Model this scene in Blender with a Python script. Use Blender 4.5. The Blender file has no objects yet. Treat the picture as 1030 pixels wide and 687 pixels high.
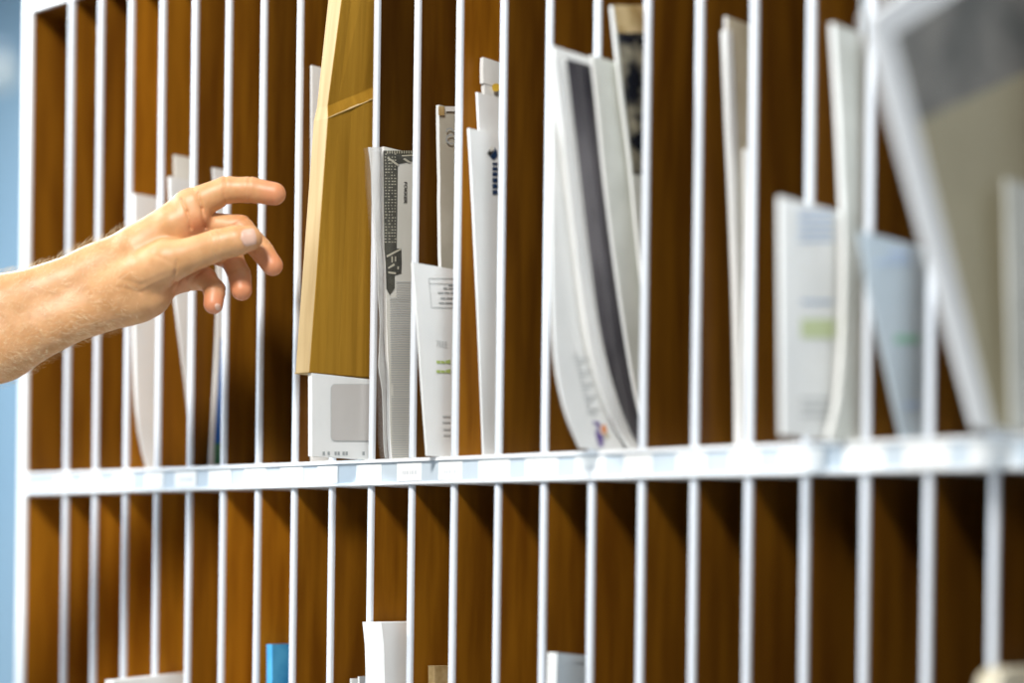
import bpy, math, random
import numpy as np
from mathutils import Vector, Matrix

random.seed(7)
S = bpy.context.scene
COL = S.collection

# ------------------------------------------------------------------ camera
CAM = Vector((1.75371, -1.23535, -0.08222))
AL, RO, HY, FPX = 0.835214, 0.0128145, 571.457, 2000.0
FWD = Vector((-math.cos(AL), math.sin(AL), 0))
RGT = Vector((math.sin(AL), math.cos(AL), 0))
UP = Vector((0, 0, 1))
_c, _s = math.cos(RO), math.sin(RO)
RC = RGT * _c + UP * _s
UC = UP * _c - RGT * _s
cd = bpy.data.cameras.new('camera')
cam = bpy.data.objects.new('camera', cd)
COL.objects.link(cam)
m = Matrix((RC, UC, -FWD)).transposed().to_4x4()
m.translation = CAM
cam.matrix_world = m
cd.sensor_width = 36.0
cd.lens = 36.0 * FPX / 1030.0
cd.shift_y = (HY - 343.5) / 1030.0
cd.clip_start = 0.05
cd.dof.use_dof = True
cd.dof.focus_distance = 1.775
cd.dof.aperture_fstop = 1.4
S.camera = cam

# ------------------------------------------------------------------ light and exposure
S.view_settings.view_transform = 'Standard'
S.view_settings.look = 'None'
S.view_settings.gamma = 1.0
S.view_settings.use_curve_mapping = False
S.view_settings.exposure = 0.1
W = bpy.data.worlds.new('world')
S.world = W
W.use_nodes = True
W.node_tree.nodes['Background'].inputs[0].default_value = (0.72, 0.86, 1.0, 1)
W.node_tree.nodes['Background'].inputs[1].default_value = 0.32


def area(name, loc, target, sx, sy, power, colr):
    l = bpy.data.lights.new(name, 'AREA')
    l.shape = 'RECTANGLE'; l.size = sx; l.size_y = sy
    l.energy = power; l.color = colr
    o = bpy.data.objects.new(name, l)
    COL.objects.link(o)
    o.location = loc
    o.rotation_euler = (Vector(target) - Vector(loc)).to_track_quat('-Z', 'Y').to_euler()
    return o


area('window_light', (-2.0, -1.5, 1.45), (0.3, 0, 0), 1.4, 1.2, 152, (0.86, 0.94, 1.0))
area('ceiling_panel_light', (1.58, -2.10, 1.90), (0.45, 0, 0), 0.5, 0.5, 106, (1.0, 0.965, 0.91))
area('wall_fill_light', (-5.0, 2.2, 3.1), (-5.0, 2.2001, -1.6), 2.5, 2.5, 500, (0.9, 0.96, 1.0))  # unseen fill, added to brighten the far wall

# ------------------------------------------------------------------ helpers


def ray(px, py):
    u, v = px - 515.0, py - HY
    return FWD * FPX + RC * u - UC * v


def on_x(px, py, X):
    d = ray(px, py); t = (X - CAM.x) / d.x
    p = CAM + d * t
    return p.y, p.z


def on_y(px, py, Y):
    d = ray(px, py); t = (Y - CAM.y) / d.y
    p = CAM + d * t
    return p.x, p.z


class MB:
    def __init__(s):
        s.v = []; s.f = []; s.m = []

    def box(s, a, b, mi=0):
        k = len(s.v)
        x0, y0, z0 = a; x1, y1, z1 = b
        s.v += [(x0, y0, z0), (x1, y0, z0), (x1, y1, z0), (x0, y1, z0), (x0, y0, z1), (x1, y0, z1), (x1, y1, z1), (x0, y1, z1)]
        for f in ((0, 3, 2, 1), (4, 5, 6, 7), (0, 1, 5, 4), (1, 2, 6, 5), (2, 3, 7, 6), (3, 0, 4, 7)):
            s.f.append(tuple(k + i for i in f)); s.m.append(mi)

    def poly(s, pts, mi=0):
        k = len(s.v); s.v += [tuple(p) for p in pts]
        s.f.append(tuple(range(k, k + len(pts)))); s.m.append(mi)

    def prism(s, prof, axis, a, b, mi=0):
        """profile of 2D points swept along an axis from a to b"""
        k = len(s.v); n = len(prof)
        for t in (a, b):
            for p in prof:
                q = [p[0], p[1]]; q.insert(axis, t); s.v.append(tuple(q))
        for i in range(n):
            j = (i + 1) % n
            s.f.append((k + i, k + j, k + n + j, k + n + i)); s.m.append(mi)
        s.f.append(tuple(k + i for i in range(n))[::-1]); s.m.append(mi)
        s.f.append(tuple(k + n + i for i in range(n))); s.m.append(mi)

    def build(s, name, mats, parent=None, smooth=False, fix=True):
        me = bpy.data.meshes.new(name)
        me.from_pydata(s.v, [], s.f)
        for mt in (mats if isinstance(mats, (list, tuple)) else [mats]):
            me.materials.append(mt)
        me.polygons.foreach_set('material_index', s.m)
        if fix:
            import bmesh
            bm = bmesh.new(); bm.from_mesh(me)
            bmesh.ops.recalc_face_normals(bm, faces=bm.faces[:])
            bm.to_mesh(me); bm.free()
        if smooth:
            me.polygons.foreach_set('use_smooth', [True] * len(me.polygons))
        me.update()
        o = bpy.data.objects.new(name, me)
        COL.objects.link(o)
        if parent is not None:
            o.parent = parent
        return o


def tag(o, label=None, cat=None, group=None, kind=None):
    if label: o['label'] = label
    if cat: o['category'] = cat
    if group: o['group'] = group
    if kind: o['kind'] = kind
    return o


def empty(name, loc=(0, 0, 0)):
    o = bpy.data.objects.new(name, None)
    COL.objects.link(o); o.location = loc
    return o


# ------------------------------------------------------------------ materials


def mat(name, col, rough=0.5, **kw):
    mt = bpy.data.materials.new(name); mt.use_nodes = True
    nt = mt.node_tree; b = nt.nodes['Principled BSDF']
    b.inputs['Base Color'].default_value = (*col, 1)
    b.inputs['Roughness'].default_value = rough
    for k, v in kw.items():
        b.inputs[k].default_value = v
    return mt


def noise_mat(name, c1, c2, scale, stretch=(1, 1, 1), rough=0.5, bump=0.0, detail=4, lo=0.35, hi=0.65, tone=False, **kw):
    mt = mat(name, c1, rough, **kw)
    nt = mt.node_tree; N = nt.nodes; L = nt.links; b = N['Principled BSDF']
    tc = N.new('ShaderNodeTexCoord'); mp = N.new('ShaderNodeMapping')
    mp.inputs['Scale'].default_value = stretch
    nz = N.new('ShaderNodeTexNoise'); nz.inputs['Scale'].default_value = scale; nz.inputs['Detail'].default_value = detail
    L.new(tc.outputs['Object'], mp.inputs[0])
    oi = N.new('ShaderNodeObjectInfo')
    add = N.new('ShaderNodeVectorMath'); add.operation = 'ADD'
    mul = N.new('ShaderNodeVectorMath'); mul.operation = 'SCALE'; mul.inputs[0].default_value = (13, 7, 5)
    L.new(oi.outputs['Random'], mul.inputs['Scale'])
    L.new(mp.outputs[0], add.inputs[0]); L.new(mul.outputs[0], add.inputs[1])
    L.new(add.outputs[0], nz.inputs['Vector'])
    rp = N.new('ShaderNodeValToRGB')
    rp.color_ramp.elements[0].position = lo; rp.color_ramp.elements[1].position = hi
    rp.color_ramp.elements[0].color = (*c1, 1); rp.color_ramp.elements[1].color = (*c2, 1)
    L.new(nz.outputs['Fac'], rp.inputs[0])
    out = rp.outputs[0]
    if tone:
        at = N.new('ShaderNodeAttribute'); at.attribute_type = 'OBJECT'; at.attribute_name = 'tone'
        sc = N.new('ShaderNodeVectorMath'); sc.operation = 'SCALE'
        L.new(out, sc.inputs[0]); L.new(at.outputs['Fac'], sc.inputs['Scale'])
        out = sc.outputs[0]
    L.new(out, b.inputs['Base Color'])
    if bump:
        bp = N.new('ShaderNodeBump'); bp.inputs['Strength'].default_value = bump; bp.inputs['Distance'].default_value = 0.001
        L.new(nz.outputs['Fac'], bp.inputs['Height']); L.new(bp.outputs[0], b.inputs['Normal'])
    return mt


M = {}
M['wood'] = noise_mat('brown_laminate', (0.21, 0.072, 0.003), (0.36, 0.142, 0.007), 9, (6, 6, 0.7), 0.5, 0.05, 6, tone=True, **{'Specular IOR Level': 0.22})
M['white'] = mat('white_lacquer', (0.86, 0.88, 0.90), 0.28)
M['edging'] = mat('white_edging', (0.74, 0.78, 0.84), 0.3)
M['whitepoly'] = mat('white_plastic_border', (0.90, 0.92, 0.94), 0.3)
M['shelfwhite'] = mat('white_shelf_board', (0.88, 0.90, 0.92), 0.35)
M['holder'] = mat('grey_blue_label_strip', (0.56, 0.64, 0.71), 0.25)
M['label'] = mat('label_paper', (0.88, 0.89, 0.88), 0.6)
M['faint'] = mat('faint_grey_ink', (0.66, 0.68, 0.70), 0.7)
M['paper'] = noise_mat('white_paper', (0.76, 0.77, 0.76), (0.83, 0.83, 0.81), 14, rough=0.55, bump=0.08)
M['paperwarm'] = noise_mat('warm_white_paper', (0.72, 0.70, 0.62), (0.80, 0.78, 0.71), 16, rough=0.6, bump=0.08)
M['greypaper'] = noise_mat('grey_newsprint', (0.56, 0.57, 0.52), (0.66, 0.67, 0.62), 22, rough=0.65, bump=0.05)
M['poly'] = noise_mat('pale_plastic_film', (0.66, 0.66, 0.63), (0.78, 0.78, 0.76), 30, (1, 1, .4), 0.22, 0.35)
M['clear'] = mat('clear_plastic_film', (0.95, 0.96, 0.97), 0.08)
M['clear'].node_tree.nodes['Principled BSDF'].inputs['Alpha'].default_value = 0.05
M['film'] = mat('milky_film', (0.80, 0.80, 0.78), 0.12)
M['film'].node_tree.nodes['Principled BSDF'].inputs['Alpha'].default_value = 0.5
M['greypoly'] = noise_mat('grey_plastic_mailer', (0.42, 0.40, 0.33), (0.54, 0.52, 0.44), 18, rough=0.3, bump=0.2)
M['bluegrey'] = noise_mat('blue_grey_paper', (0.42, 0.49, 0.54), (0.52, 0.58, 0.62), 10, rough=0.5)
M['board'] = noise_mat('cardboard', (0.27, 0.135, 0.010), (0.36, 0.188, 0.018), 8, (1, 14, 0.6), 0.8, 0.12, 5, **{'Specular IOR Level': 0.15})
M['boardlit'] = noise_mat('lit_cardboard', (0.44, 0.30, 0.13), (0.54, 0.39, 0.19), 20, (8, 1, .5), 0.75, 0.1)  # paler copy of the cardboard, light on the box front put into its colour
M['kraft'] = noise_mat('kraft_paper', (0.36, 0.24, 0.09), (0.62, 0.47, 0.25), 60, rough=0.6, bump=0.5)
M['beige'] = noise_mat('beige_padded_paper', (0.50, 0.44, 0.31), (0.62, 0.56, 0.43), 25, rough=0.5, bump=0.3)
M['blueplastic'] = noise_mat('blue_plastic', (0.02, 0.22, 0.55), (0.10, 0.45, 0.78), 18, rough=0.25, bump=0.4)
M['blueink'] = mat('blue_ink', (0.01, 0.13, 0.50), 0.4)
M['greenink'] = mat('green_ink', (0.06, 0.25, 0.13), 0.4)
M['palegreen'] = mat('pale_green_ink', (0.42, 0.52, 0.16), 0.6)
M['palegreen2'] = mat('very_pale_green_ink', (0.56, 0.63, 0.36), 0.6)
M['mint'] = mat('mint_green_ink', (0.28, 0.50, 0.38), 0.6)
M['paleblue'] = mat('pale_blue_ink', (0.42, 0.52, 0.68), 0.6)
M['greyink'] = mat('grey_ink', (0.36, 0.38, 0.38), 0.6)
M['lightink'] = mat('light_grey_ink', (0.55, 0.56, 0.55), 0.6)
M['darkink'] = mat('dark_ink', (0.035, 0.033, 0.028), 0.5)
M['navy'] = mat('navy_ink', (0.012, 0.035, 0.09), 0.5)
M['purple'] = mat('purple_ink', (0.10, 0.03, 0.28), 0.5)
M['orange'] = mat('orange_ink', (0.75, 0.28, 0.10), 0.5)
M['yellow'] = mat('yellow_ink', (0.80, 0.52, 0.06), 0.4)
M['dots'] = mat('tan_ink', (0.58, 0.54, 0.42), 0.5)
M['olive'] = noise_mat('olive_black_print', (0.035, 0.034, 0.022), (0.08, 0.075, 0.05), 90, rough=0.4)
M['window'] = mat('grey_film_window', (0.56, 0.535, 0.51), 0.25)
M['tanprint'] = noise_mat('beige_print', (0.55, 0.53, 0.46), (0.62, 0.60, 0.52), 12, rough=0.5)
M['cover'] = noise_mat('dark_magazine_cover', (0.045, 0.042, 0.05), (0.16, 0.15, 0.16), 16, (1, 1, .5), 0.28)
M['photo'] = noise_mat('dark_photo_print', (0.012, 0.014, 0.02), (0.40, 0.36, 0.26), 34, (1, 1, 1.4), 0.25, detail=3, lo=0.45, hi=0.72)
M['khaki'] = noise_mat('khaki_print', (0.40, 0.36, 0.25), (0.48, 0.44, 0.31), 9, rough=0.4)
M['slate'] = noise_mat('slate_print', (0.15, 0.155, 0.15), (0.30, 0.29, 0.27), 18, rough=0.4)
M['wall'] = noise_mat('blue_grey_wall_paint', (0.26, 0.39, 0.50), (0.30, 0.43, 0.53), 0.6, rough=0.8)
M['floor'] = noise_mat('grey_floor', (0.34, 0.32, 0.29), (0.42, 0.40, 0.37), 3, rough=0.5)
M['ceil'] = noise_mat('white_ceiling', (0.80, 0.82, 0.83), (0.84, 0.86, 0.87), 2, rough=0.85)
M['metal'] = mat('grey_metal', (0.35, 0.36, 0.37), 0.35, Metallic=1.0)
M['nail'] = mat('fingernail', (0.66, 0.42, 0.32), 0.3)
M['hair'] = mat('blond_hair', (0.88, 0.76, 0.52), 0.4)
g = bpy.data.materials.new('lit_glass'); g.use_nodes = True
gb = g.node_tree.nodes['Principled BSDF']
gb.inputs['Base Color'].default_value = (0.30, 0.32, 0.31, 1)
gb.inputs['Emission Color'].default_value = (0.95, 1.0, 0.9, 1); gb.inputs['Emission Strength'].default_value = 0.35
M['lamp'] = g

# ------------------------------------------------------------------ the room
ZF, ZC = -1.60, 3.25


def struct(name, a, b, mt):
    q = MB(); q.box(a, b)
    return tag(q.build(name, mt), kind='structure')


struct('floor', (-9.0, -4.0, ZF - 0.05), (4.0, 5.0, ZF), M['floor'])
struct('ceiling', (-9.0, -0.25, ZC), (4.0, 5.0, ZC + 0.05), M['ceil'])
struct('wall_back', (-9.0, 5.0, ZF), (4.0, 5.1, ZC), M['wall'])
struct('wall_left', (-9.1, -4.0, ZF), (-9.0, 5.0, ZC), M['wall'])

# a pendant lamp far behind, seen as a soft disc at the left border
pp = CAM + ray(0, 74) * (6.2 / FPX)
pl = tag(empty('pendant_lamp', (pp.x, pp.y, pp.z)), 'small round lit pendant lamp far behind, at the left picture edge', 'lamp')


def lathe(name, prof, mt, parent, n=20):
    q = MB()
    for r, z in prof:
        for k in range(n):
            a = 2 * math.pi * k / n
            q.v.append((r * math.cos(a), r * math.sin(a), z))
    for i in range(len(prof) - 1):
        for k in range(n):
            j = (k + 1) % n
            q.f.append((i * n + k, i * n + j, (i + 1) * n + j, (i + 1) * n + k)); q.m.append(0)
    q.f.append(tuple(range(n))[::-1]); q.m.append(0)
    q.f.append(tuple((len(prof) - 1) * n + k for k in range(n))); q.m.append(0)
    return q.build(name, mt, parent, smooth=True)


lathe('globe', [(0.001, -.04)] + [(0.04 * math.cos(a), 0.04 * math.sin(a)) for a in [-1.2 + .24 * i for i in range(11)]] + [(0.001, .04)], M['lamp'], pl)
lathe('socket', [(0.012, .036), (0.016, .045), (0.016, .07), (0.004, .075)], M['metal'], pl)
lathe('cord', [(0.003, .07), (0.003, ZC - pp.z - .02)], M['metal'], pl, 8)
lathe('ceiling_rose', [(0.04, ZC - pp.z - .02), (0.045, ZC - pp.z)], M['metal'], pl)

# ------------------------------------------------------------------ the mail sorter
P = 0.0515
ZT, ZB = 0.0135, -0.0105      # middle shelf top and underside
ZTOP = 0.510                  # underside of the top board
ZL = -0.500                   # lower shelf top
X0, X1 = -0.071, 24.5 * P
DEP = 0.30
ms = tag(empty('mail_sorter', (0.6, 0, ZF)), 'tall white-edged mail sorter with two rows of narrow brown slots', 'mail rack')
OFF = Vector((-0.6, 0, -ZF))


def part(q, name, mt, parent=ms, smooth=False):
    if parent is ms:
        q.v = [(v[0] + OFF.x, v[1] + OFF.y, v[2] + OFF.z) for v in q.v]
    return q.build(name, mt, parent, smooth)


def bx(name, a, b, mt):
    q = MB(); q.box(a, b); return part(q, name, mt)


def bevel(o, w=0.0008, seg=2):
    mod = o.modifiers.new('bevel', 'BEVEL'); mod.width = w; mod.segments = seg; mod.limit_method = 'ANGLE'
    return o


for (a, b) in ((X0 - 0.015, X0), (X1, X1 + 0.015)):
    bevel(bx('side_panel', (a, -0.002, ZF), (b, DEP, 0.56), M['white']), .002)
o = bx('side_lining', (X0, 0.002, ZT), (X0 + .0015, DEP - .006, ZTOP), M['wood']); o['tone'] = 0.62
o = bx('side_lining', (X0, 0.002, ZL), (X0 + .0015, DEP - .006, ZB), M['wood']); o['tone'] = 1.0
o = bx('back_panel', (X0, DEP - 0.006, ZL - .024), (X1, DEP, 0.56), M['wood']); o['tone'] = 0.8
bevel(bx('top_board', (X0, -0.002, ZTOP), (X1, DEP - .006, 0.56), M['white']), .001)
bevel(bx('lower_shelf', (X0, -0.002, ZL - .024), (X1, DEP - .006, ZL), M['shelfwhite']), .001)
bevel(bx('base_cabinet', (X0, 0.0, ZF + .08), (X1, DEP, ZL - .0245), M['white']), .001)
bx('plinth', (X0, 0.03, ZF), (X1, DEP, ZF + .0795), M['white'])
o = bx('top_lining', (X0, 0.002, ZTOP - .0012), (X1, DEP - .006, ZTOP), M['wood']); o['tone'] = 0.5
shelf = bx('middle_shelf', (X0, -0.0015, ZB), (X1, DEP - .006, ZT), M['shelfwhite'])
bevel(shelf, .0008)


def sub(q, name, mts, parent, smooth=False):
    """piece given in world coordinates, parented to a part of the sorter"""
    q.v = [(v[0] + OFF.x, v[1] + OFF.y, v[2] + OFF.z) for v in q.v]
    return q.build(name, mts, parent, smooth)


q = MB()
XS = -0.064
q.prism([(-.0016, ZB + .0008), (-.0034, ZB + .0008), (-.0044, ZB + .0018), (-.0044, ZB + .0030), (-.0030, ZB + .0034), (-.0030, ZT - .0034), (-.0044, ZT - .0030), (-.0044, ZT - .0014), (-.0034, ZT - .0006), (-.0016, ZT - .0006)], 0, XS, X1)
holder = sub(q, 'label_holder', M['holder'], shelf)
q = MB()
q.box((XS, -.0054, ZT - .0034), (X1, -.0044, ZT - .0006)); q.box((XS, -.0054, ZB + .0008), (X1, -.0044, ZB + .0030))
sub(q, 'holder_lip', M['shelfwhite'], shelf)
rl = random.Random(3)
for i in range(0, 24):
    w = 0.0155 + rl.uniform(-.002, .0025); cx = i * P + rl.uniform(-.002, .002)
    if i == 18: w *= 1.25
    z0, z1 = -.0068, .0088
    q = MB()
    q.box((cx - w, -.0036, z0), (cx + w, -.0030, z1), 0)
    # illegible faint line of print
    x = cx - w * rl.uniform(.2, .6)
    zc = rl.uniform(-.001, .002)
    while x < cx + w * .65:
        l = rl.uniform(.0010, .0030)
        q.box((x, -.00366, zc - .0017), (x + l, -.0036, zc + .0017), 1); x += l + rl.uniform(.0006, .0016)
    sub(q, 'label', [M['label'], M['faint']], shelf)

# dividers: the brown panel and its white rounded edging
tones = {}
rt = random.Random(11)
tone_up = [0.8, 0.62, 1.15, 0.9, 0.58, 0.78, 0.5, 0.55, 0.55, 0.3, 0.38, 1.15, 0.48, 0.5, 0.5, 0.5, 0.5, 0.45, 0.6, 0.45, 0.4, 0.4]  # laminate tone per divider; the cardboard box's shadow is darkened in beside it
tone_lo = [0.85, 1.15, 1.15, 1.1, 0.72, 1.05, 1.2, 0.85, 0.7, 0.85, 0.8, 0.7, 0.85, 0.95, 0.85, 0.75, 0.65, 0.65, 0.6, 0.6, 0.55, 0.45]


def divider(i, z0, z1, tone):
    x = i * P
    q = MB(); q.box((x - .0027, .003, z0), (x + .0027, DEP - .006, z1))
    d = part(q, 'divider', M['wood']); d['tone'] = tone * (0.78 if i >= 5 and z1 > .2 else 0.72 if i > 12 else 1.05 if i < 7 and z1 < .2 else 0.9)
    q = MB()
    h = .0029
    q.prism([(x - .0027, .003), (x + .0027, .003), (x + h, .0015), (x + h, -.0002), (x + h * .75, -.0012), (x + h * .3, -.0017), (x - h * .3, -.0017), (x - h * .75, -.0012), (x - h, -.0002), (x - h, .0015)], 2, z0, z1)
    sub(q, 'edging', M['edging'], d)


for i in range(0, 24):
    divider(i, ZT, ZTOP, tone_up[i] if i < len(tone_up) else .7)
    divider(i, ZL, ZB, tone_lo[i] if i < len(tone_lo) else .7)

# ------------------------------------------------------------------ mail
UPG, LOG = 'mail standing in the upper slots', 'mail standing in the lower slots'


def lerp(a, b, t):
    return a + (b - a) * t


def resample(pts, n):
    """piecewise smooth resampling of a list of tuples"""
    P_ = [np.array(p, float) for p in pts]
    if len(P_) == 2:
        return [tuple(lerp(P_[0], P_[1], k / n)) for k in range(n + 1)]
    seg = [np.linalg.norm(P_[i + 1] - P_[i]) for i in range(len(P_) - 1)]
    tot = sum(seg); out = []
    for k in range(n + 1):
        d = tot * k / n; i = 0
        while i < len(seg) - 1 and d > seg[i]:
            d -= seg[i]; i += 1
        t = min(1, d / seg[i])
        p0 = P_[max(0, i - 1)]; p1 = P_[i]; p2 = P_[i + 1]; p3 = P_[min(len(P_) - 1, i + 2)]
        c = 0.5 * ((2 * p1) + (p2 - p0) * t + (2 * p0 - 5 * p1 + 4 * p2 - p3) * t * t + (3 * p1 - p0 - 3 * p2 + p3) * t ** 3)
        out.append(tuple(c))
    return out


def sheet(front, back, t, n=14, nc=8, wob=0.0, seed=1, bulge=0.0, flip=False):
    """closed slab between a front edge and a back edge, lists of (x, y, z) from bottom to top; the seen face has x, thickness goes to -x"""
    F = resample(front, n); B = resample(back, n)
    r = random.Random(seed); ph = [r.uniform(0, 6.28) for _ in range(4)]
    q = MB()
    for side in (0, 1):
        for a in range(n + 1):
            for c in range(nc + 1):
                s = (c / nc) ** 1.6
                x, y, z = (lerp(F[a][k], B[a][k], s) for k in range(3))
                w = wob * (math.sin(70 * z + ph[0] + 40 * y) + .6 * math.sin(130 * z + ph[1] - 90 * y) + .5 * math.sin(33 * z + ph[2] + 150 * y))
                edge = math.sin(math.pi * min(1, a / n)) * math.sin(math.pi * min(1, max(0.0, s)) ** .7)
                x += w + (bulge * edge if side == 0 else -bulge * edge)
                q.v.append((x - (t if side else 0), y, z))
    m_ = (n + 1) * (nc + 1)
    idx = lambda s, a, c: s * m_ + a * (nc + 1) + c
    for a in range(n):
        for c in range(nc):
            q.f.append((idx(0, a, c), idx(0, a, c + 1), idx(0, a + 1, c + 1), idx(0, a + 1, c))); q.m.append(0)
            q.f.append((idx(1, a, c), idx(1, a + 1, c), idx(1, a + 1, c + 1), idx(1, a, c + 1))); q.m.append(0)
    for a in range(n):
        q.f.append((idx(0, a, 0), idx(0, a + 1, 0), idx(1, a + 1, 0), idx(1, a, 0))); q.m.append(1)
        q.f.append((idx(0, a, nc), idx(1, a, nc), idx(1, a + 1, nc), idx(0, a + 1, nc))); q.m.append(0)
    for c in range(nc):
        q.f.append((idx(0, 0, c), idx(1, 0, c), idx(1, 0, c + 1), idx(0, 0, c + 1))); q.m.append(0)
        q.f.append((idx(0, n, c), idx(0, n, c + 1), idx(1, n, c + 1), idx(1, n, c))); q.m.append(1)
    return q


def edge3(pix, X, zmin=None):
    """pixels of an edge on the plane x = X (or one X per pixel) as 3D points, the first one set down on the shelf"""
    out = []
    for k, (px, py) in enumerate(pix):
        xk = X[k] if isinstance(X, (list, tuple)) else X
        y, z = on_x(px, py, xk)
        if k == 0 and zmin is not None: z = zmin
        out.append((xk, y, z))
    return out


def mail(name, label, cat, group, pix, X, t, mt, zmin=ZT, yb=0.2, tilt=0.0, emat=None, smooth=True, **kw):
    """a flat item standing in a slot: front edge traced by pixels (bottom to top)"""
    F = [(X, y, z) for _, y, z in edge3(pix, X - t, zmin)]     # the corner seen first is that of the far side
    B = [(x, yb, z) for x, y, z in F]
    if tilt:
        zt = F[-1][2] - F[0][2]
        B = [(x, yb, z + tilt * (z - F[0][2]) / zt) for x, y, z in F]
    q = sheet(F, B, t, **kw)
    o = q.build(name, [mt, emat or mt], None, smooth=False)
    if smooth:
        me = o.data
        me.polygons.foreach_set('use_smooth', [True] * len(me.polygons))
        md = o.modifiers.new('edges', 'EDGE_SPLIT'); md.split_angle = math.radians(40)
    return tag(o, label, cat, group)


def rect_px(x0, y0, x1, y1):
    return [(x0, y1), (x1, y1), (x1, y0), (x0, y0)]


def prints(name, parent, X, polys, mts, lift=.0004, label=None):
    """flat print on the plane x = X: list of (pixel polygon, material index)"""
    q = MB()
    for k, (pg, mi) in enumerate(polys):
        pts = []
        for (px, py) in pg:
            xx = X(px, py) if callable(X) else X
            y, z = on_x(px, py, xx + lift); pts.append((xx + lift + k * 2e-6, y, z))
        q.poly(pts, mi)
    o = q.build(name, mts, parent, fix=False)
    if label: o['label'] = label
    if len(polys) > 2: o['kind'] = 'stuff'
    return o


def text_on_x(name, txt, parent, X, px, py, size, mt, direction='down', lift=.0005, bold=0.0):
    """lettering lying on the plane x = X; starts at the pixel; runs down (text up = +y) or right"""
    cu = bpy.data.curves.new(name, 'FONT'); cu.body = txt; cu.size = size; cu.offset = bold
    ob = bpy.data.objects.new(name, cu); COL.objects.link(ob)
    bpy.context.view_layer.update()
    me = bpy.data.meshes.new_from_object(ob)
    bpy.data.objects.remove(ob)
    y0, z0 = on_x(px, py, X)
    for v in me.vertices:
        a, b = v.co.x, v.co.y
        v.co = (X + lift, y0 + b, z0 - a) if direction == 'down' else (X + lift, y0 + a, z0 + b)
    me.materials.clear(); me.materials.append(mt)
    o = bpy.data.objects.new(name, me); COL.objects.link(o); o.parent = parent
    return o


d = lambda i: i * P

# slot 2: white poly mailer with rounded foot
mail('envelope', 'plain white envelope with curved foot, partly behind the wrist', 'envelope', UPG,
     [(147, 468), (140, 445), (136, 415), (134, 370), (133, 300), (133, 195)], d(2) + .012, .004, M['paper'])
# slot 3: two nested sheets curling away at the foot
mail('envelope', 'taller off-white envelope in the fourth slot, its corner above the back of the hand', 'envelope', UPG,
     [(199, 468), (190, 400), (181, 330), (176, 270), (174, 156)], d(3) + .010, .003, M['paperwarm'])
mail('envelope', 'shorter off-white envelope in front of a taller one, above the knuckles', 'envelope', UPG,
     [(194, 468), (187, 401), (179, 337), (173, 280), (169, 178)], d(3) + .018, .003, M['paper'])
# slot 4: white mailer with a blue and green panel
e = mail('mailer', 'narrow white mailer with blue and green strip, below the fingertips', 'envelope', UPG,
         [(209, 468), (213, 400), (217, 314), (217, 250), (213, 169)], d(4) + .014, .003, M['paper'])
prints('printed_strip', e, d(4) + .014, [([(216, 446), (224, 446), (225, 340), (222.5, 340)], 0), ([(215.5, 467), (223, 467), (224, 446), (216, 446)], 1)], [M['blueink'], M['greenink']])
# slot 7: white envelope peeping out behind the box
mail('envelope', 'white envelope standing upright behind the left edge of the cardboard box', 'envelope', UPG,
     [(312, 465), (312, 260), (312, 66)], d(7) + .008, .003, M['paper'], nc=6)

# slot 8: white carton with a window, and the cardboard box standing on it
XB = d(9) - .0065
e = mail('window_envelope', 'white carton with a grey rounded window under the cardboard box', 'carton', UPG,
         [(310, 464), (310, 375.5)], XB, .005, M['paper'], yb=.18, n=6, smooth=False)
ZCART = max(v.co.z for v in e.data.vertices)


def rounded(x0, y0, x1, y1, r, n=5):
    out = []
    for cx, cy, a0 in ((x1 - r, y1 - r, 0), (x0 + r, y1 - r, 90), (x0 + r, y0 + r, 180), (x1 - r, y0 + r, 270)):
        for k in range(n + 1):
            a = math.radians(a0 + 90 * k / n); out.append((cx + r * math.cos(a), cy + r * math.sin(a)))
    return out[::1]


prints('window_rim', e, XB, [(rounded(332.5, 386, 392, 444, 5), 0)], [M['lightink']])
prints('window_film', e, XB, [(rounded(333.3, 386.8, 391, 443.2, 4.5), 0)], [M['window']], lift=.0006)
pg = []
for x in (324.5, 329.5, 336.5, 339.5, 344.5, 347.5, 364.5):
    pg.append((rect_px(x, 454.3, x + 2.3, 457.8), 0))
prints('printed_marks', e, XB, pg, [M['greyink']])
pg = [(rect_px(367, 420, 371, 422), 0)]

# the cardboard box: two prisms meeting at a dent, front face coloured paler for the light falling on it
box = empty('cardboard_box')
tag(box, 'long brown cardboard box with a diagonal dent, jutting out of its slot', 'box')
FR = edge3([(311, 374), (329.5, 119), (332.5, 106), (345, -12)], XB, ZCART)
yb_ = 0.035
tb = .0185
zt_ = min(FR[3][2], ZTOP - .004)
FR[3] = (FR[3][0], FR[3][1], zt_)
CR = [on_x(373, 101, XB), on_x(373, 92, XB)]
q = MB()
def back_z(fr, px, py):
    y, z = on_x(px, py, XB)
    return fr[2] + (z - fr[2]) * (yb_ - fr[1]) / (y - fr[1])


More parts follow.
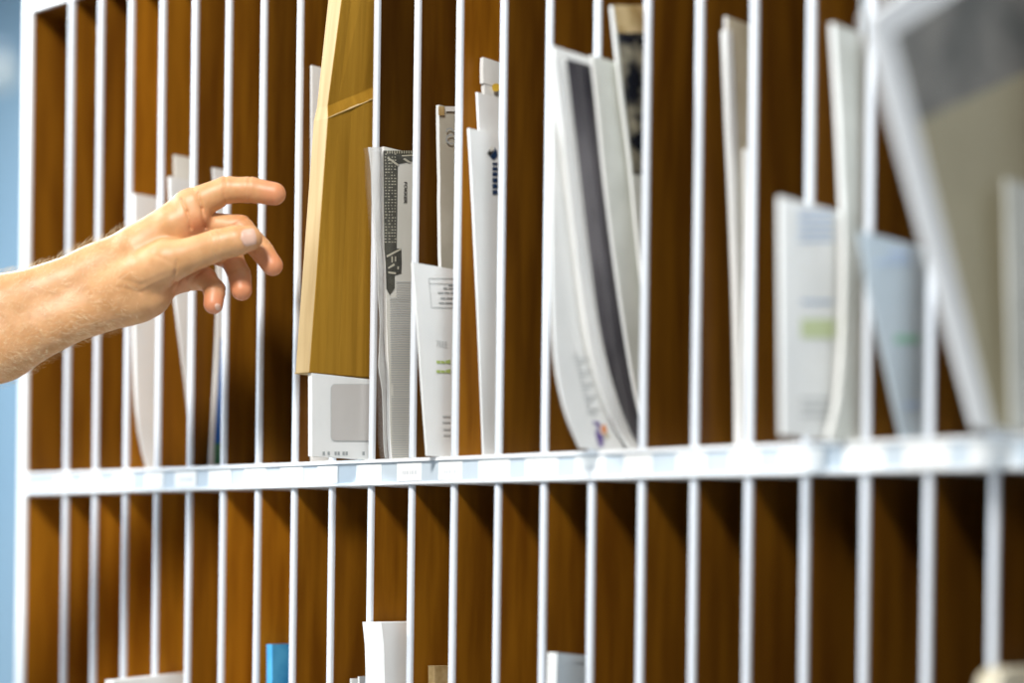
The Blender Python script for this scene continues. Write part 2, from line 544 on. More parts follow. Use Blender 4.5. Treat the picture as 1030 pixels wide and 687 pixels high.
Bk = [(XB, yb_, ZCART + .002), (XB, yb_, back_z(FR[1], 372, 101)), (XB, yb_, back_z(FR[2], 372, 90)), (XB, yb_, zt_)]
dent = .0045
FRd = [FR[0], FR[1], (FR[2][0] - dent, FR[2][1], FR[2][2]), FR[3]]
Bkd = [Bk[0], Bk[1], (Bk[2][0] - dent, Bk[2][1], Bk[2][2]), Bk[3]]
n_ = 6
rows = []
for a in range(4):
    rows.append([tuple(lerp(FRd[a][k], Bkd[a][k], c / n_) for k in range(3)) for c in range(n_ + 1)])
for side in (0, 1):
    for a in range(4):
        for c in range(n_ + 1):
            x, y, z = rows[a][c]
            # a gentle corrugated unevenness
            q.v.append((x + .0005 * math.sin(c * 2.1 + a) if side == 0 else XB - tb, y, z))
id_ = lambda s, a, c: s * 4 * (n_ + 1) + a * (n_ + 1) + c
for a in range(3):
    for c in range(n_):
        q.f.append((id_(0, a, c), id_(0, a, c + 1), id_(0, a + 1, c + 1), id_(0, a + 1, c))); q.m.append(0)
        q.f.append((id_(1, a, c), id_(1, a + 1, c), id_(1, a + 1, c + 1), id_(1, a, c + 1))); q.m.append(0)
    q.f.append((id_(0, a, 0), id_(0, a + 1, 0), id_(1, a + 1, 0), id_(1, a, 0))); q.m.append(1)
    q.f.append((id_(0, a, n_), id_(1, a, n_), id_(1, a + 1, n_), id_(0, a + 1, n_))); q.m.append(0)
for c in range(n_):
    q.f.append((id_(0, 0, c), id_(1, 0, c), id_(1, 0, c + 1), id_(0, 0, c + 1))); q.m.append(0)
    q.f.append((id_(0, 3, c), id_(0, 3, c + 1), id_(1, 3, c + 1), id_(1, 3, c))); q.m.append(0)
bo = q.build('box_body', [M['board'], M['boardlit']], box)
bevel(bo, .0009, 2)
# torn edge of the dent and the glued seam flap
q = MB()
a = FR[1]; b = Bk[1]
for k in range(7):
    s0, s1 = k / 7, (k + 1) / 7
    h0 = .0009 + .0007 * random.random()
    q.poly([(XB + .0008, lerp(a[1], b[1], s0), lerp(a[2], b[2], s0)), (XB + .0008, lerp(a[1], b[1], s1), lerp(a[2], b[2], s1)),
            (XB - .0004, lerp(a[1], b[1], s1), lerp(a[2], b[2], s1) + h0), (XB - .0004, lerp(a[1], b[1], s0), lerp(a[2], b[2], s0) + h0)])
o = q.build('dent_crease', M['kraft'], box, fix=False)
q = MB()
q.box((XB - tb - .0012, FR[0][1] + .001, ZCART), (XB - .0035, FR[0][1] + .045, ZCART + .0015))
o = q.build('bottom_flap', M['boardlit'], box)

# slot 9: magazine in a clear wrapper, patterned print
XM = d(9) + .021
mag = mail('wrapped_magazine', 'black-and-beige patterned magazine in a crinkled clear wrapper', 'magazine', UPG,
           [(391, 463), (389, 430), (388.5, 385), (386, 330), (385, 280), (384, 210), (383, 148)], XM, .004, M['paperwarm'], emat=M['paper'])
pg = []
XQ = XM
pat = [([(386.5, 250), (399, 250), (400, 165), (402, 151.5), (385.5, 151.5)], 0), ([(400, 165), (420, 161), (420, 151.5), (402, 151.5)], 0)]
pat += [([(388, 268), (404, 266), (403.5, 250), (386.5, 250)], 0), ([(388.5, 290), (392, 297), (397, 290), (397, 277), (403.5, 275), (404, 266), (388, 268)], 0)]
r5 = random.Random(5)
for y in np.arange(154.5, 246, 3.05):
    for x in (387.2, 390.4, 393.6, 396.6):
        w = r5.uniform(.8, 1.9); dx = r5.uniform(-.4, .4)
        if r5.random() < .86: pat.append((rect_px(x + dx, y, x + dx + w, y + 1.0), 1))
for x in np.arange(389, 418, 2.4):
    pat.append((rect_px(x, 151.5, x + 1.0, 154.5), 1))
pat += [([(389, 159), (390.5, 158), (401, 165.5), (399.5, 167)], 1), ([(405, 160), (407, 159), (413, 163), (411, 164)], 1), ([(404, 156), (420, 155.2), (420, 156.8), (404, 157.4)], 1)]
pat += [([(388.5, 257), (403, 249.5), (403, 251.5), (389, 259)], 1), ([(390, 269), (396, 265), (397, 267), (390.5, 270.5)], 1), ([(390, 273), (398, 274), (398, 276), (390.5, 275)], 1)]
pat += [(rect_px(393.5, 258, 394.8, 264), 1), (rect_px(397, 258, 398.2, 263), 1), (rect_px(399.5, 268, 401, 271), 1)]
for y in np.arange(283, 460, 2.35):
    x0 = 391.5 if y > 298 else 398
    x0 += (y - 283) / 180 * 2.5
    if 385 < y < 398: x0 += 2
    pat.append((rect_px(x0, y, 420, y + r5.uniform(.7, 1.0)), 2))
prints('printed_pattern', mag, XM, pat, [M['olive'], M['dots'], M['lightink']], label='olive black pattern with tan dashes and grey text lines')
text_on_x('lettering', 'FOKKER', mag, XM, 406.2, 182.5, .0052, M['darkink'], bold=.00015)
q = sheet(edge3([(388, 463), (386, 440), (384.5, 400), (380.5, 372), (382, 352), (382.5, 320), (380, 290), (379, 250), (375.5, 210), (371, 148)], XM + .0015, ZT),
          [(XM + .0015, .2, z) for (_, _, z) in edge3([(388, 463), (386, 440), (384.5, 400), (380.5, 372), (382, 352), (382.5, 320), (380, 290), (379, 250), (375.5, 210), (371, 148)], XM + .0015, ZT)], .0075, n=40, nc=12, wob=.0005, seed=4)
wr = q.build('clear_wrapper', M['clear'], mag, smooth=True)
wr['label'] = 'crinkled clear plastic wrapper'
wl = [(388, 463), (386, 440), (384.5, 400), (380.5, 372), (382, 352), (382.5, 320), (380, 290), (379, 250), (375.5, 210), (371, 148)]
wm = [(391, 463), (389.5, 440), (388.7, 400), (388.5, 372), (387.5, 352), (386.5, 320), (386, 290), (385.5, 250), (384.5, 210), (384, 148)]
q = sheet(edge3(wl, XM + .002, ZT), edge3(wm, XM + .002, ZT), .0008, n=40, nc=4, wob=.0006, seed=9)
q.build('wrapper_seam', M['film'], mag, smooth=True)['label'] = 'milky seam of the clear wrapper'

# slot 10: grey-white poly envelope at the back, letter in front
XG = d(10) + .016
e = mail('plastic_mailer', 'greyish plastic mailer with a tan corner, standing behind the printed letter', 'envelope', UPG,
         [(442, 461), (440.5, 262), (439.5, 180), (438.5, 106)], XG, .004, M['greypoly'], emat=M['poly'], wob=.0004, seed=8)
prints('tan_patch', e, XG, [(rect_px(441, 107, 447, 116), 0), (rect_px(448, 107, 470, 112), 1)], [M['kraft'], M['poly']], lift=.0011)
# two rounded letter strokes
q = MB()


def arc(cx, cy, rx, ry, a0, a1, w, X, n=10):
    for k in range(n):
        A, B_ = math.radians(lerp(a0, a1, k / n)), math.radians(lerp(a0, a1, (k + 1) / n))
        pts = []
        for (aa, rr) in ((A, 1), (B_, 1), (B_, 1 - w), (A, 1 - w)):
            y, z = on_x(cx + rx * rr * math.cos(aa), cy + ry * rr * math.sin(aa), X); pts.append((X, y, z))
        q.poly(pts)


arc(452.5, 132.5, 4.2, 4.2, 180, 360, .34, XG + .0012)
arc(453.5, 140, 5.2, 5.2, 60, 300, .30, XG + .0012)
q.build('lettering', M['greyink'], e, fix=False)
XL = d(10) + .036
e = mail('letter', 'white letter with an address panel and pale green print', 'letter', UPG,
         [(428, 460), (423, 390), (417.5, 310), (413.5, 264)], XL, .002, M['paper'])
pg = []
fr = [(431.5, 280), (458, 280), (458, 309.3), (434, 309.3)]
for k in range(4):
    (ax, ay), (bx_, by) = fr[k], fr[(k + 1) % 4]
    w = .45
    if abs(ay - by) < 1: pg.append(([(ax, ay + w), (bx_, by + w), (bx_, by - w), (ax, ay - w)], 0))
    else: pg.append(([(ax - w, ay), (ax + w, ay), (bx_ + w, by), (bx_ - w, by)], 0))
pg.append((rect_px(432, 284.8, 458, 285.6), 0))
for y, xs in ((286, ((451, 458),)), (289.3, ((446, 450), (451, 458))), (293.8, ((440.5, 446), (447, 452), (453, 458))), (299.2, ((443, 448), (449, 458))), (304, ((441.5, 447), (448, 455)))):
    for a_, b_ in xs: pg.append((rect_px(a_, y, b_, y + 1.5), 1))
for k in range(2):
    y = 362 + k * 9.5
    for a_, b_ in ((439, 443), (443.6, 447.5), (448, 453)):
        pg.append(([(a_, y + 3.4), (b_, y + 3.9), (b_, y - .3 + (a_ % 2)), (a_, y + .8)], 2))
for y in (418, 424, 431, 437):
    pg.append((rect_px(444 + (y % 3), y, 453, y + 1.6), 3))
prints('printed_text', e, XL, pg, [M['lightink'], M['greyink'], M['palegreen'], M['lightink']])
text_on_x('lettering', '7EEE', e, XL, 438, 348, .0072, M['lightink'], direction='right')

# slot 11: three nested items
X3 = d(11) + .012
e = mail('plastic_bag', 'crumpled clear plastic bag top with a yellow spot, above two white envelopes', 'bag', UPG,
         [(492, 457), (484, 100), (482, 85), (484, 58)], X3, .004, M['poly'], wob=.0011, seed=12, n=30, tilt=-.004)
prints('yellow_spot', e, X3, [(rounded(495, 84, 503, 92, 3.5), 0)], [M['yellow']], lift=.003)
mail('envelope', 'white envelope second in height, between the crumpled bag and the logo envelope', 'envelope', UPG,
     [(490, 457), (483, 200), (478.5, 93)], d(11) + .022, .002, M['paper'])
X4 = d(11) + .032
e = mail('envelope', 'tall white envelope with a dark blue vertical logo', 'envelope', UPG,
         [(485, 457), (480, 330), (474, 200), (470, 129)], X4, .002, M['paper'])
prints('logo', e, X4, [([(490, 154), (495, 147.5), (496.5, 152), (493, 157.5)], 0), ([(493, 158), (497, 152), (497.5, 148), (500, 152), (500.5, 157), (497, 161), (495, 160)], 1),
                       ([(492.5, 148.5), (495.5, 146.5), (496.5, 150), (494, 153)], 2)], [M['darkink'], M['navy'], M['paperwarm']])
pg = []
for y, h_ in ((163.5, 2.6), (168, 3.4), (173, 4), (179, 4.4), (185, 4.2), (191, 4.6)):
    pg.append((rect_px(495.3, y, 500.5, y + h_), 0))
prints('lettering', e, X4, pg, [M['navy']])

# slot 14: a bundle of sagging magazines pushed out towards the left
ed = [(582, 458), (566, 410), (556, 350), (553, 250), (553.5, 150), (555, 47)]
XE = [d(14) + .016] * 6
e = mail('envelope', 'big white courier envelope with a purple mark at its curved foot', 'envelope', UPG, ed, d(14) + .013, .0025, M['paper'], n=24)
XD = d(14) + .013
text_on_x('lettering', 'FedEx', e, XD, 0, 0, .011, M['purple'], bold=.0005)
t_ = e.children[0]
y0, z0 = on_x(595.5, 424, XD)
y1, z1 = on_x(602, 450, XD)
L_ = 0.0
xs = [v.co.z for v in t_.data.vertices]; zc_ = max(xs); ln = max(xs) - min(xs)
ys_ = min(v.co.y for v in t_.data.vertices)
for v in t_.data.vertices:
    a_, b_ = (zc_ - v.co.z) / ln, v.co.y - ys_
    v.co.z = z0 + (z1 - z0) * a_; v.co.y = y0 + (y1 - y0) * a_ + b_ * 1.0
prints('orange_mark', e, XD, [([(606, 437), (611, 435), (609, 427), (604, 429)], 0), ([(609, 442), (614, 440), (611, 434.5), (606.5, 437)], 1)], [M['orange'], M['dots']])
pg = []
for y in np.arange(356, 416, 4.2):
    x = 577 + (y - 356) * .24
    pg.append(([(x, y + 1.8), (x + 9 + 6 * math.sin(y), y + 1.8), (x + 8.5 + 6 * math.sin(y), y), (x, y)], 0))
prints('printed_text', e, XD, pg, [M['lightink']])
cpx = [(645, 458), (625, 420), (604, 350), (590, 260), (577, 150), (566, 59)]
XC = d(14) + .020
e = mail('magazine', 'dark-covered magazine with a broad white edge, curving down between pale ones', 'magazine', UPG, cpx, XC, .003, M['cover'], emat=M['paper'], n=24)
# the white edge band of the dark cover
wpx = [(x - w, y) for (x, y), w in zip(cpx, (6, 9, 10, 9, 9, 9))]
Fb = edge3(wpx, XC + .0006, ZT)
Bb = edge3([(x + .5, y) for x, y in cpx], XC + .0006, ZT)
q = sheet(Fb, Bb, .0042, n=24, nc=2)
o = q.build('white_edge', M['paper'], e)
mail('magazine', 'pale grey newspaper bundle leaning beside the dark-covered magazine', 'newspaper', UPG,
     [(654, 458), (638, 400), (620, 290), (606, 180), (598, 100), (593, 56)], d(14) + .028, .003, M['greypaper'], emat=M['paper'], n=24)
apx = [(668, 458), (655, 380), (641, 260), (631, 160), (622, 90), (613, 6)]
XA = d(14) + .036
e = mail('catalogue', 'glossy catalogue with a dark photo cover, topmost of the sagging bundle', 'magazine', UPG,
         [(x, y) for x, y in apx], XA, .0025, M['greypaper'], emat=M['paper'], n=24)
prints('cover_photo', e, XA, [([(637, 175), (665, 175), (665, 33), (621, 33), (627, 90)], 0), ([(621, 33), (665, 33), (665, 5), (617, 5)], 1)], [M['photo'], M['kraft']])

# slot 16
e = mail('magazine', 'beige magazine with a white spine edge, between two empty brown slots', 'magazine', UPG,
         [(742, 442), (740, 330), (735, 200), (731, 110), (728, 17)], d(16) + .018, .003, M['beige'], emat=M['paper'])
q = sheet(edge3([(743, 442), (741.5, 330), (737, 200), (733, 110), (730, 30)], d(16) + .0195, ZT), edge3([(748, 442), (748, 330), (744, 200), (740, 110), (736, 30)], d(16) + .0195, ZT), .0045, n=20, nc=2)
q.build('white_spine', M['paper'], e)
mail('folded_leaflet', 'narrow white folded leaflet tucked in beside the beige magazine', 'leaflet', UPG,
     [(743, 442), (746, 330), (748, 260), (747, 150)], d(16) + .034, .003, M['paper'])

# slot 18
mail('magazine', 'tall pale curved magazine beside the wide letter with a pale green bar', 'magazine', UPG,
     [(830, 440), (839, 400), (844, 330), (845, 240), (840, 120), (834, 24)], d(18) + .040, .004, M['greypaper'], emat=M['paper'], n=24)
mail('envelope', 'grey-blue edged sheet standing deepest beside the tall curved magazine', 'envelope', UPG,
     [(864, 438), (864, 300), (864, -8)], d(18) + .022, .002, M['bluegrey'])
X5 = d(18) + .030
e = mail('letter', 'wide white letter with blue lines and a pale green bar', 'letter', UPG,
         [(784, 441), (783, 320), (782, 198)], X5, .003, M['paper'])
pg = []
for y in (212, 219, 226, 233, 240): pg.append((rect_px(803, y, 838, y + 3), 0))
pg.append((rect_px(806, 302, 838, 305), 0)); pg.append((rect_px(806, 321, 840, 340), 3))
for y in (400, 408, 416): pg.append((rect_px(806, y, 836, y + 3.5), 2))
prints('printed_text', e, X5, pg, [M['paleblue'], M['palegreen'], M['lightink'], M['palegreen2']])

# slot 19
X6 = d(19) + .030
e = mail('letter', 'bluish grey letter with a small green mark, leaning in its slot', 'letter', UPG,
         [(905, 436), (889, 370), (873, 300), (862, 233)], X6, .003, M['bluegrey'])
prints('printed_text', e, X6, [(rect_px(880, 262, 916, 266), 0), (rect_px(893, 252, 914, 258), 0), (rect_px(900, 337, 924, 345), 1), (rect_px(908, 405, 926, 410), 0)], [M['paleblue'], M['mint']])

# slot 21: large tilted mailer with white border
X7 = d(21) + .020
tl, bl = (874, 16), (985, 434)
yT, zT = on_x(*tl, X7); yB, zB = on_x(*bl, X7)
zB = ZT
dirv = Vector((yT - yB, zT - zB)); Hm = dirv.length; dirv.normalize()
prp = Vector((-dirv.y, dirv.x)) * -1
if prp.x < 0: prp = -prp
Wm = .235
# keep the lower rear corner off the shelf: the mailer stands on its front corner and leans on the slot side
c0 = Vector((yB, zB))


def mq(u, v):
    side = Vector((1, 0)).lerp(prp, min(1, v * 1.0))
    return c0 + side * (u * Wm) + dirv * (v * Hm)


e = empty('bordered_mailer')
tag(e, 'large tilted mailer with a broad white border, nearest and most blurred', 'envelope', UPG)


def quad_slab(name, us, vs, x, t, mt, parent):
    q = MB()
    prof = [mq(us[0], vs[0]), mq(us[1], vs[0]), mq(us[1], vs[1]), mq(us[0], vs[1])]
    q.prism([(p.x, p.y) for p in prof], 0, x - t, x)
    return q.build(name, mt, parent)


bevel(quad_slab('border', (0, 1), (0, 1), X7, .006, M['whitepoly'], e), .0015)
quad_slab('upper_print', (.10, .90), (.74, .935), X7 + .0006, .0008, M['slate'], e)
quad_slab('lower_print', (.10, .90), (.012, .74), X7 + .0006, .0008, M['khaki'], e)
mail('folded_sheet', 'pale sheet standing at the right picture edge over the bordered mailer', 'paper', UPG,
     [(1016, 434), (1013, 330), (1010, 180)], d(21) + .036, .002, M['greypaper'], n=6)

# lower row
mail('envelope', 'white envelope whose top edge shows low at the left, crossing three dividers', 'envelope', LOG,
     [(106, 980), (106, 684)], d(3) + .020, .012, M['paper'], zmin=ZL + .0004, tilt=.012, n=6)
mail('plastic_bag', 'bright blue plastic packet in a lower slot', 'packet', LOG,
     [(266, 960), (267.5, 700), (268, 648)], d(6) + .018, .008, M['blueplastic'], zmin=ZL + .0004, wob=.0012, n=24, seed=3)
mail('envelope', 'small white envelope corner left of the tall white carton, lower slots', 'envelope', LOG,
     [(352, 960), (352, 682.5)], d(8) + .018, .002, M['paper'], zmin=ZL + .0004, n=6)
mail('envelope', 'white slip a little taller, between the small corner and the white carton', 'envelope', LOG,
     [(360, 960), (360, 680.5)], d(8) + .026, .002, M['bluegrey'], zmin=ZL + .0004, n=6, emat=M['paper'])
mail('carton', 'white carton with a fold line, tallest item in the lower slots', 'carton', LOG,
     [(370, 960), (368.5, 700), (365.5, 640), (364.5, 625.5)], d(9) + .034, .024, M['paper'], zmin=ZL + .0004, n=10)
e = bpy.context.scene.objects[-1] if False else None
mail('padded_mailer', 'brown kraft bubble mailer corner in a lower slot', 'envelope', LOG,
     [(433, 960), (431, 700), (430, 669.5)], d(10) + .014, .008, M['kraft'], zmin=ZL + .0004, tilt=-.003, n=16)
mail('plastic_mailer', 'pale blue-white plastic mailer with a drooping top, lower middle', 'envelope', LOG,
     [(545, 960), (549.5, 690), (552.5, 670), (556, 665.5)], d(13) + .030, .010, M['bluegrey'], emat=M['paper'], zmin=ZL + .0004, tilt=-.010, n=20, wob=.0006)
mail('padded_mailer', 'beige rounded padded mailer at the lower right corner', 'envelope', LOG,
     [(980, 960), (981, 690), (985, 678), (994, 672)], d(21) + .030, .016, M['beige'], zmin=ZL + .0004, n=30, bulge=.002)

# ------------------------------------------------------------------ the reaching arm and hand
ZH = 1.750
ORG = CAM + FWD * ZH


def hp(px, py, t=0.0):
    """a joint: pixel and distance towards the viewer (mm) as right/up/towards coordinates in metres"""
    u, v = px - 515.0, py - HY
    Z = ZH - t / 1000.0
    return np.array([(u * _c + v * _s) * Z / FPX, -(-u * _s + v * _c) * Z / FPX, t / 1000.0], np.float32)


def towr(a):
    return CAM + RGT * float(a[0]) + UP * float(a[1]) + FWD * (ZH - float(a[2]))


px_ = 1 / 1143.0
caps_arm = [  # (p, q, r_p, r_q) pixels, t mm, radii px
    ((98, 272, 0), (0, 312, 10), 23, 31), ((98, 308, 4), (0, 347, 12), 23, 33),
    ((0, 312, 10), (-140, 362, 24), 31, 38), ((0, 347, 12), (-140, 398, 24), 33, 40),
    ((-140, 362, 24), (-300, 440, 30), 38, 36), ((-140, 398, 24), (-300, 455, 30), 40, 36),
    ((98, 272, 0), (130, 260, 2), 23, 24), ((98, 308, 4), (135, 297, 4), 23, 23),
]
caps_palm = [
    ((122, 262, 0), (193, 207, 10), 23, 16), ((125, 268, 0), (190, 224, 3), 22, 14), ((126, 280, -2), (184, 246, -6), 22, 14),
    ((128, 292, 0), (176, 272, -8), 24, 15),     ((126, 300, 6), (150, 296, 8), 26, 22), ((138, 298, 6), (168, 283, 0), 23, 15),
    ((176, 226, 14), (197, 218, 13), 17, 14.5), ((186, 238, 8), (198, 232, 6), 14, 12),
    ((116, 290, 14), (168, 262, 26), 20, 21),
    ((140, 250, 8), (172, 228, 12), 22, 15),
]
thumb = [((150, 274, 22), (184, 259, 30), 19, 17.2), ((184, 259, 30), (219, 246.5, 36), 17.2, 15.6), ((219, 246.5, 36), (238, 242, 36), 15.2, 14.6), ((238, 242, 36), (251.5, 239.8, 36), 14.6, 12.3)]
index = [((190, 208, 10), (228, 191, 12), 17, 13.2), ((228, 191, 12), (252, 191, 13), 13.0, 12.4), ((252, 191, 13), (276, 195, 14), 12.6, 11.4)]
middle = [((190, 226, 2), (242, 229, 0), 14, 12.5), ((242, 229, 0), (263, 252, 6), 12.2, 11.6), ((263, 252, 6), (274, 267, 10), 11.6, 10.6)]
ring = [((184, 246, -6), (232, 258, -6), 13.5, 12.2), ((232, 258, -6), (241, 277, 4), 12.0, 11.2), ((241, 277, 4), (243, 292, 9), 11.2, 10.4)]
pinky = [((174, 280, -6), (206, 280, 0), 15, 11.6), ((206, 280, 0), (216, 292, 8), 11.2, 10.6), ((216, 292, 8), (214.5, 306, 12), 10.6, 9.8)]

H = 0.0011
lo_ = np.array([hp(-300, 0)[0], hp(0, 510)[1], -0.045], np.float32)
hi_ = np.array([hp(300, 0)[0], hp(0, 165)[1], 0.074], np.float32)
n3 = np.ceil((hi_ - lo_) / H).astype(int) + 1


def conv(c):
    return hp(*c[0]), hp(*c[1]), c[2] * px_, c[3] * px_


def sub_grid(a, b):
    i0 = np.clip(np.floor((a - lo_) / H).astype(int), 0, n3 - 2); i1 = np.clip(np.ceil((b - lo_) / H).astype(int) + 1, 2, n3)
    ax = [lo_[k] + H * np.arange(i0[k], i1[k], dtype=np.float32) for k in range(3)]
    return i0, i1, ax


BIG = 0.05
FIELD = np.full(tuple(n3), BIG, np.float32)


def cap_sd(ax, c):
    p, q, ra, rb = conv(c)
    X = ax[0][:, None, None] - p[0]; Y = ax[1][None, :, None] - p[1]; Zz = ax[2][None, None, :] - p[2]
    dq = q - p; L2 = float(dq @ dq)
    h = np.clip((X * dq[0] + Y * dq[1] + Zz * dq[2]) / L2, 0, 1)
    d_ = np.sqrt((X - h * dq[0]) ** 2 + (Y - h * dq[1]) ** 2 + (Zz - h * dq[2]) ** 2)
    return d_ - (ra + (rb - ra) * h)


def smin(a, b, k):
    h = np.maximum(k - np.abs(a - b), 0) / k
    return np.minimum(a, b) - h * h * h * k / 6.0


def group_sd(ax, caps, k):
    r_ = None
    for c in caps:
        s_ = cap_sd(ax, c)
        r_ = s_ if r_ is None else smin(r_, s_, k)
    return r_


full = [lo_[k] + H * np.arange(n3[k], dtype=np.float32) for k in range(3)]
body = group_sd(full, caps_arm, 0.022)
i0, i1, ax = sub_grid(hp(70, 345, -45), hp(299, 165, 72))
sl = tuple(slice(i0[k], i1[k]) for k in range(3))
pal = group_sd(ax, caps_palm, 0.011)
body[sl] = smin(body[sl], pal, 0.016)
base = body.copy()


def groove(ax, d_, p, q, s, depth, w):
    """a flexion crease across a finger at fraction s of the bone p-q"""
    p, q = hp(*p), hp(*q); dq = q - p; L = float(np.linalg.norm(dq)); dq = dq / L
    X = ax[0][:, None, None] - p[0]; Y = ax[1][None, :, None] - p[1]; Zz = ax[2][None, None, :] - p[2]
    a_ = X * dq[0] + Y * dq[1] + Zz * dq[2] - s * L
    rr = np.sqrt(np.maximum(X * X + Y * Y + Zz * Zz - (a_ + s * L) ** 2, 0))
    return d_ + depth * np.exp(-(a_ / w) ** 2) * (rr < .022)


for fg, k, creases in ((index, .006, ((1, 0.0, .0009), (1, 1.0, .0008), (0, .3, .0008))), (middle, .006, ((1, 0, .0008), (2, 0, .0007))), (ring, .006, ((1, 0, .0008), (2, 0, .0007))),
                       (pinky, .009, ((1, 0.0, .0009), (2, 0, .0007), (0, .55, .0008))), (thumb, .008, ((2, 0.0, .0006), (2, -.25, .0004), (2, .25, .0004)))):
    s_ = group_sd(ax, fg, .004)
    for (b_, fr_, dp) in creases:
        s_ = groove(ax, s_, fg[b_][0], fg[b_][1], fr_, dp, .0013)
    body[sl] = np.minimum(body[sl], smin(base[sl], s_, k))
# skin folds of the thumb web, the palm heel and the wrist
for pts, w, dp in ((((187, 206, 30), (193, 218, 34), (196, 234, 36)), .0011, .0016), (((203, 199, 26), (207, 214, 26), (209, 232, 26)), .0011, .0016),
                   (((128, 286, 40), (150, 292, 42), (178, 281, 44)), .0016, .0004), (((126, 294, 36), (148, 299, 36), (172, 288, 36)), .0014, .0004),
                   (((176, 296, 20), (184, 280, 24), (187, 270, 26)), .0011, .0012), (((160, 262, 50), (185, 274, 50)), .0012, .0004)):
    for a_, b_ in zip(pts[:-1], pts[1:]):
        # a crease is a thin wedge running in depth along the view of the fold
        p = hp(a_[0], a_[1], 0)[:2]; q_ = hp(b_[0], b_[1], 0)[:2]
        X = ax[0][:, None] - p[0]; Y = ax[1][None, :] - p[1]; dq = q_ - p
        h = np.clip((X * dq[0] + Y * dq[1]) / float(dq @ dq), 0, 1)
        d2 = (X - h * dq[0]) ** 2 + (Y - h * dq[1]) ** 2
        fade = 1.0
        body[sl] += (dp * np.exp(-d2 / w ** 2) * fade)[:, :, None] * (ax[2] > 0.004)[None, None, :]


def nets(D):
    ins = D < 0
    nx, ny, nz = D.shape
    acc = [np.zeros((nx - 1, ny - 1, nz - 1), np.float32) for _ in range(3)]
    cnt = np.zeros((nx - 1, ny - 1, nz - 1), np.float32)
    cross = []
    for a in range(3):
        s0 = [slice(None)] * 3; s1 = [slice(None)] * 3
        s0[a] = slice(0, -1); s1[a] = slice(1, None)
        A, B = D[tuple(s0)], D[tuple(s1)]
        cr = ins[tuple(s0)] != ins[tuple(s1)]
        cross.append(cr)
        ix = np.argwhere(cr)
        a0, b0 = A[cr], B[cr]
        t = a0 / (a0 - b0)
        pos = ix.astype(np.float32); pos[:, a] += t
        o1, o2 = [k for k in range(3) if k != a]
        for e1 in (0, -1):
            for e2 in (0, -1):
                j = ix.copy(); j[:, o1] += e1; j[:, o2] += e2
                ok = (j[:, o1] >= 0) & (j[:, o2] >= 0) & (j[:, o1] < D.shape[o1] - 1) & (j[:, o2] < D.shape[o2] - 1)
                jj = j[ok]
                np.add.at(cnt, tuple(jj.T), 1)
                for k in range(3): np.add.at(acc[k], tuple(jj.T), pos[ok][:, k])
    act = cnt > 0
    idm = np.full(cnt.shape, -1, np.int64); idm[act] = np.arange(act.sum())
    V = np.stack([acc[k][act] / cnt[act] for k in range(3)], 1)
    F = []
    for a in range(3):
        ix = np.argwhere(cross[a]); o1, o2 = (a + 1) % 3, (a + 2) % 3
        ok = (ix[:, o1] > 0) & (ix[:, o2] > 0) & (ix[:, o1] < D.shape[o1] - 1) & (ix[:, o2] < D.shape[o2] - 1)
        ix = ix[ok]
        quad = []
        for (e1, e2) in ((-1, -1), (0, -1), (0, 0), (-1, 0)):
            j = ix.copy(); j[:, o1] += e1; j[:, o2] += e2
            quad.append(idm[tuple(j.T)])
        qd = np.stack(quad, 1)
        inn = ins[tuple(ix.T)]
        qd[~inn] = qd[~inn][:, ::-1]
        F.append(qd)
    return V, np.concatenate(F)


V, Fq = nets(body)
V = V * H + lo_
VW = np.array(CAM) + V[:, :1] * np.array(RGT) + V[:, 1:2] * np.array(UP) + (ZH - V[:, 2:3]) * np.array(FWD)
me = bpy.data.meshes.new('person')
me.from_pydata(VW.tolist(), [], Fq.tolist())
me.polygons.foreach_set('use_smooth', [True] * len(me.polygons))
# skin tint: redder finger ends and knuckle creases
red = np.zeros(len(V), np.float32)
for (p, r_, a_) in ((index[2][1], .014, .9), (middle[2][1], .014, 1), (ring[2][1], .014, 1), (pinky[2][1], .014, 1), (thumb[3][1], .009, .55), (index[1][0], .010, .35), (middle[1][0], .012, .5), (ring[1][0], .013, .6),
                    (pinky[1][0], .013, .6), (index[2][0], .012, .5), ((200, 226, 20), .014, .5), ((176, 285, 5), .018, .45)):
    dd = np.linalg.norm(V - hp(*p), axis=1)
    red = np.maximum(red, a_ * np.exp(-(dd / r_) ** 2))
at = me.attributes.new('redness', 'FLOAT', 'POINT'); at.data.foreach_set('value', red)
me.update()
sk = noise_mat('skin', (0.58, 0.300, 0.125), (0.68, 0.375, 0.175), 70, rough=0.45, bump=0.2, detail=6)
nt = sk.node_tree; b_ = nt.nodes['Principled BSDF']
b_.inputs['Subsurface Weight'].default_value = 0.22
b_.inputs['Subsurface Radius'].default_value = (1.0, 0.35, 0.15)
b_.inputs['Subsurface Scale'].default_value = 0.006
src = b_.inputs['Base Color'].links[0].from_socket
an = nt.nodes.new('ShaderNodeAttribute'); an.attribute_name = 'redness'
mx = nt.nodes.new('ShaderNodeMix'); mx.data_type = 'RGBA'
nt.links.new(an.outputs['Fac'], mx.inputs[0]); nt.links.new(src, mx.inputs[6]); mx.inputs[7].default_value = (0.62, 0.20, 0.10, 1)
nt.links.new(mx.outputs[2], b_.inputs['Base Color'])
me.materials.append(sk)
person = bpy.data.objects.new('person', me); COL.objects.link(person)
tag(person, 'bare left forearm and hand of a person reaching towards the slots, fingers curled', 'person')


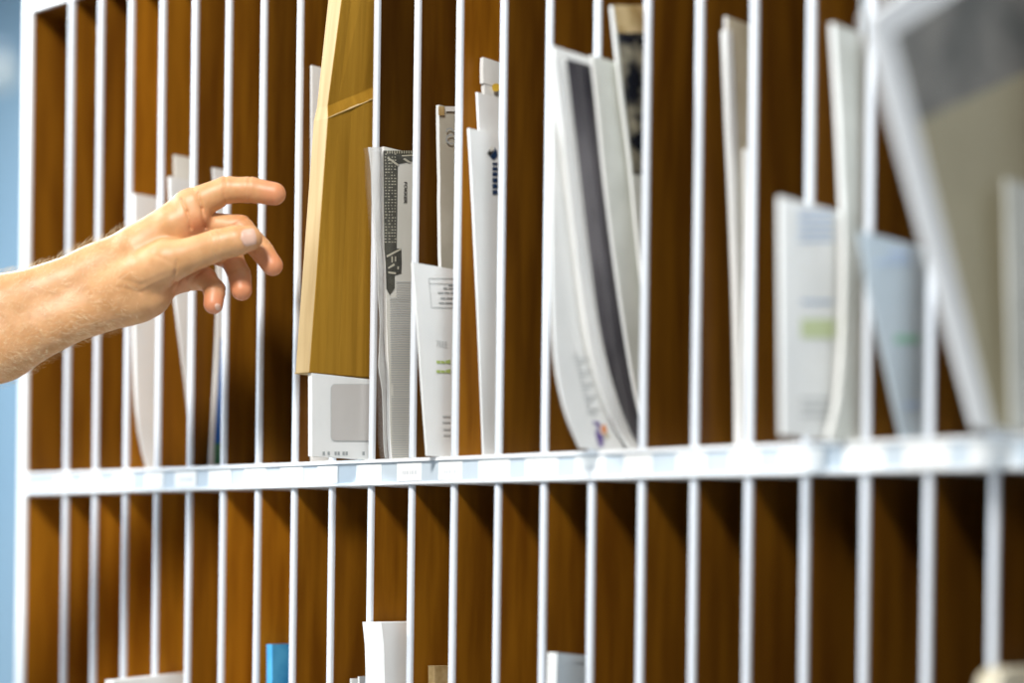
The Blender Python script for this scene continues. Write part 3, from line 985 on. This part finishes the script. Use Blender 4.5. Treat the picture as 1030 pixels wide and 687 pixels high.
def march(o_, d_):
    """where a ray leaving the outside first meets the skin (right/up/towards coordinates)"""
    p = o_.astype(float)
    for _ in range(400):
        k = (p - lo_) / H
        if (k < 0).any() or (k > n3 - 1).any(): return None
        i_ = np.clip(k.astype(int), 0, n3 - 2); f_ = k - i_
        v = 0
        for dx in (0, 1):
            for dy in (0, 1):
                for dz in (0, 1):
                    v += body[i_[0] + dx, i_[1] + dy, i_[2] + dz] * (f_[0] if dx else 1 - f_[0]) * (f_[1] if dy else 1 - f_[1]) * (f_[2] if dz else 1 - f_[2])
        if v < 0.0001: return p
        p = p + d_ * min(.004, max(0.0002, float(v) * .6))
    return None


def nail(outline_px, name='thumbnail', t0=64, n=10, rise=.0006):
    """a nail laid on the skin: pixel outline given as centre, half length vector, half width vector"""
    (cx, cy), (lx, ly), (wx, wy) = outline_px
    q = MB(); last = None
    for a in range(n + 1):
        for b in range(n + 1):
            s, t = a / n * 2 - 1, b / n * 2 - 1
            wl = math.sqrt(max(0, 1 - abs(s) ** 4)) if s < 0 else 1 - .10 * s * s
            ww = t * wl
            ll = s * (1 - .14 * t * t)
            X_, Y_ = cx + lx * ll + wx * ww, cy + ly * ll + wy * ww
            o_ = hp(X_, Y_, t0)
            d_ = hp(X_, Y_, t0 - 10) - o_
            d_ = d_ / np.linalg.norm(d_)
            p = march(o_, d_)
            if p is None: p = last if last is not None else hp(X_, Y_, 46)
            last = p
            edge = max(abs(s), abs(t))
            p = p - d_ * (rise if edge < .99 else -.0003)
            q.v.append(tuple(towr(p)))
    for a in range(n):
        for b in range(n):
            i = a * (n + 1) + b
            q.f.append((i, i + 1, i + n + 2, i + n + 1)); q.m.append(0)
    return q.build(name, M['nail'], person, smooth=True)


nail(((249.8, 238.8), (8.4, -1.6), (1.5, 9.0)))['label'] = 'pale thumbnail'
nail(((219.0, 308.5), (1.0, 4.0), (3.2, -.6)), 'little_fingernail', t0=50, n=5)

# blond hair on the forearm and wrist
rh = random.Random(21)
q = MB()
gx, gy, gz = np.gradient(body, H)
cand = np.argwhere((V[:, 0] < hp(150, 0)[0]) & (V[:, 0] > hp(-60, 0)[0])).ravel()
made = 0
while made < 2600:
    vi = cand[rh.randrange(len(cand))]
    p = V[vi]
    upx = 515 + (p[0] * FPX / ZH)
    if upx > 90 and rh.random() < (upx - 90) / 60: continue
    ii = tuple(np.clip(((p - lo_) / H).astype(int), 0, n3 - 1))
    nrm = np.array([gx[ii], gy[ii], gz[ii]]); nrm /= np.linalg.norm(nrm) + 1e-9
    if nrm[2] < -.35: continue
    along = np.array([0.75, .25, 0.0]) * rh.uniform(.2, 1) + np.array([rh.uniform(-.5, .5), rh.uniform(-.7, .5), rh.uniform(-.4, .4)])
    L = rh.uniform(.006, .014); w = rh.uniform(.00006, .00012)
    sd = np.cross(nrm, along); sd /= np.linalg.norm(sd) + 1e-9
    pts = []
    nseg = 3
    for k in range(nseg + 1):
        s = k / nseg
        c = p + nrm * L * (.62 * s - .18 * s * s) + (along - nrm * (along @ nrm)) * L * (.35 * s + .55 * s * s)
        pts.append((c, w * (1 - .75 * s)))
    k0 = len(q.v)
    up2 = np.cross(sd, nrm)
    for c, ww in pts:
        for (a, b) in ((1, 0), (-.5, .87), (-.5, -.87)):
            q.v.append(tuple(towr(c + sd * ww * a + nrm * ww * b)))
    for k in range(nseg):
        for j in range(3):
            j2 = (j + 1) % 3
            q.f.append((k0 + 3 * k + j, k0 + 3 * k + j2, k0 + 3 * k + 3 + j2, k0 + 3 * k + 3 + j)); q.m.append(0)
    made += 1
ho = q.build('arm_hair', M['hair'], person, fix=False)
tag(ho, 'fine blond arm hair', kind='stuff')
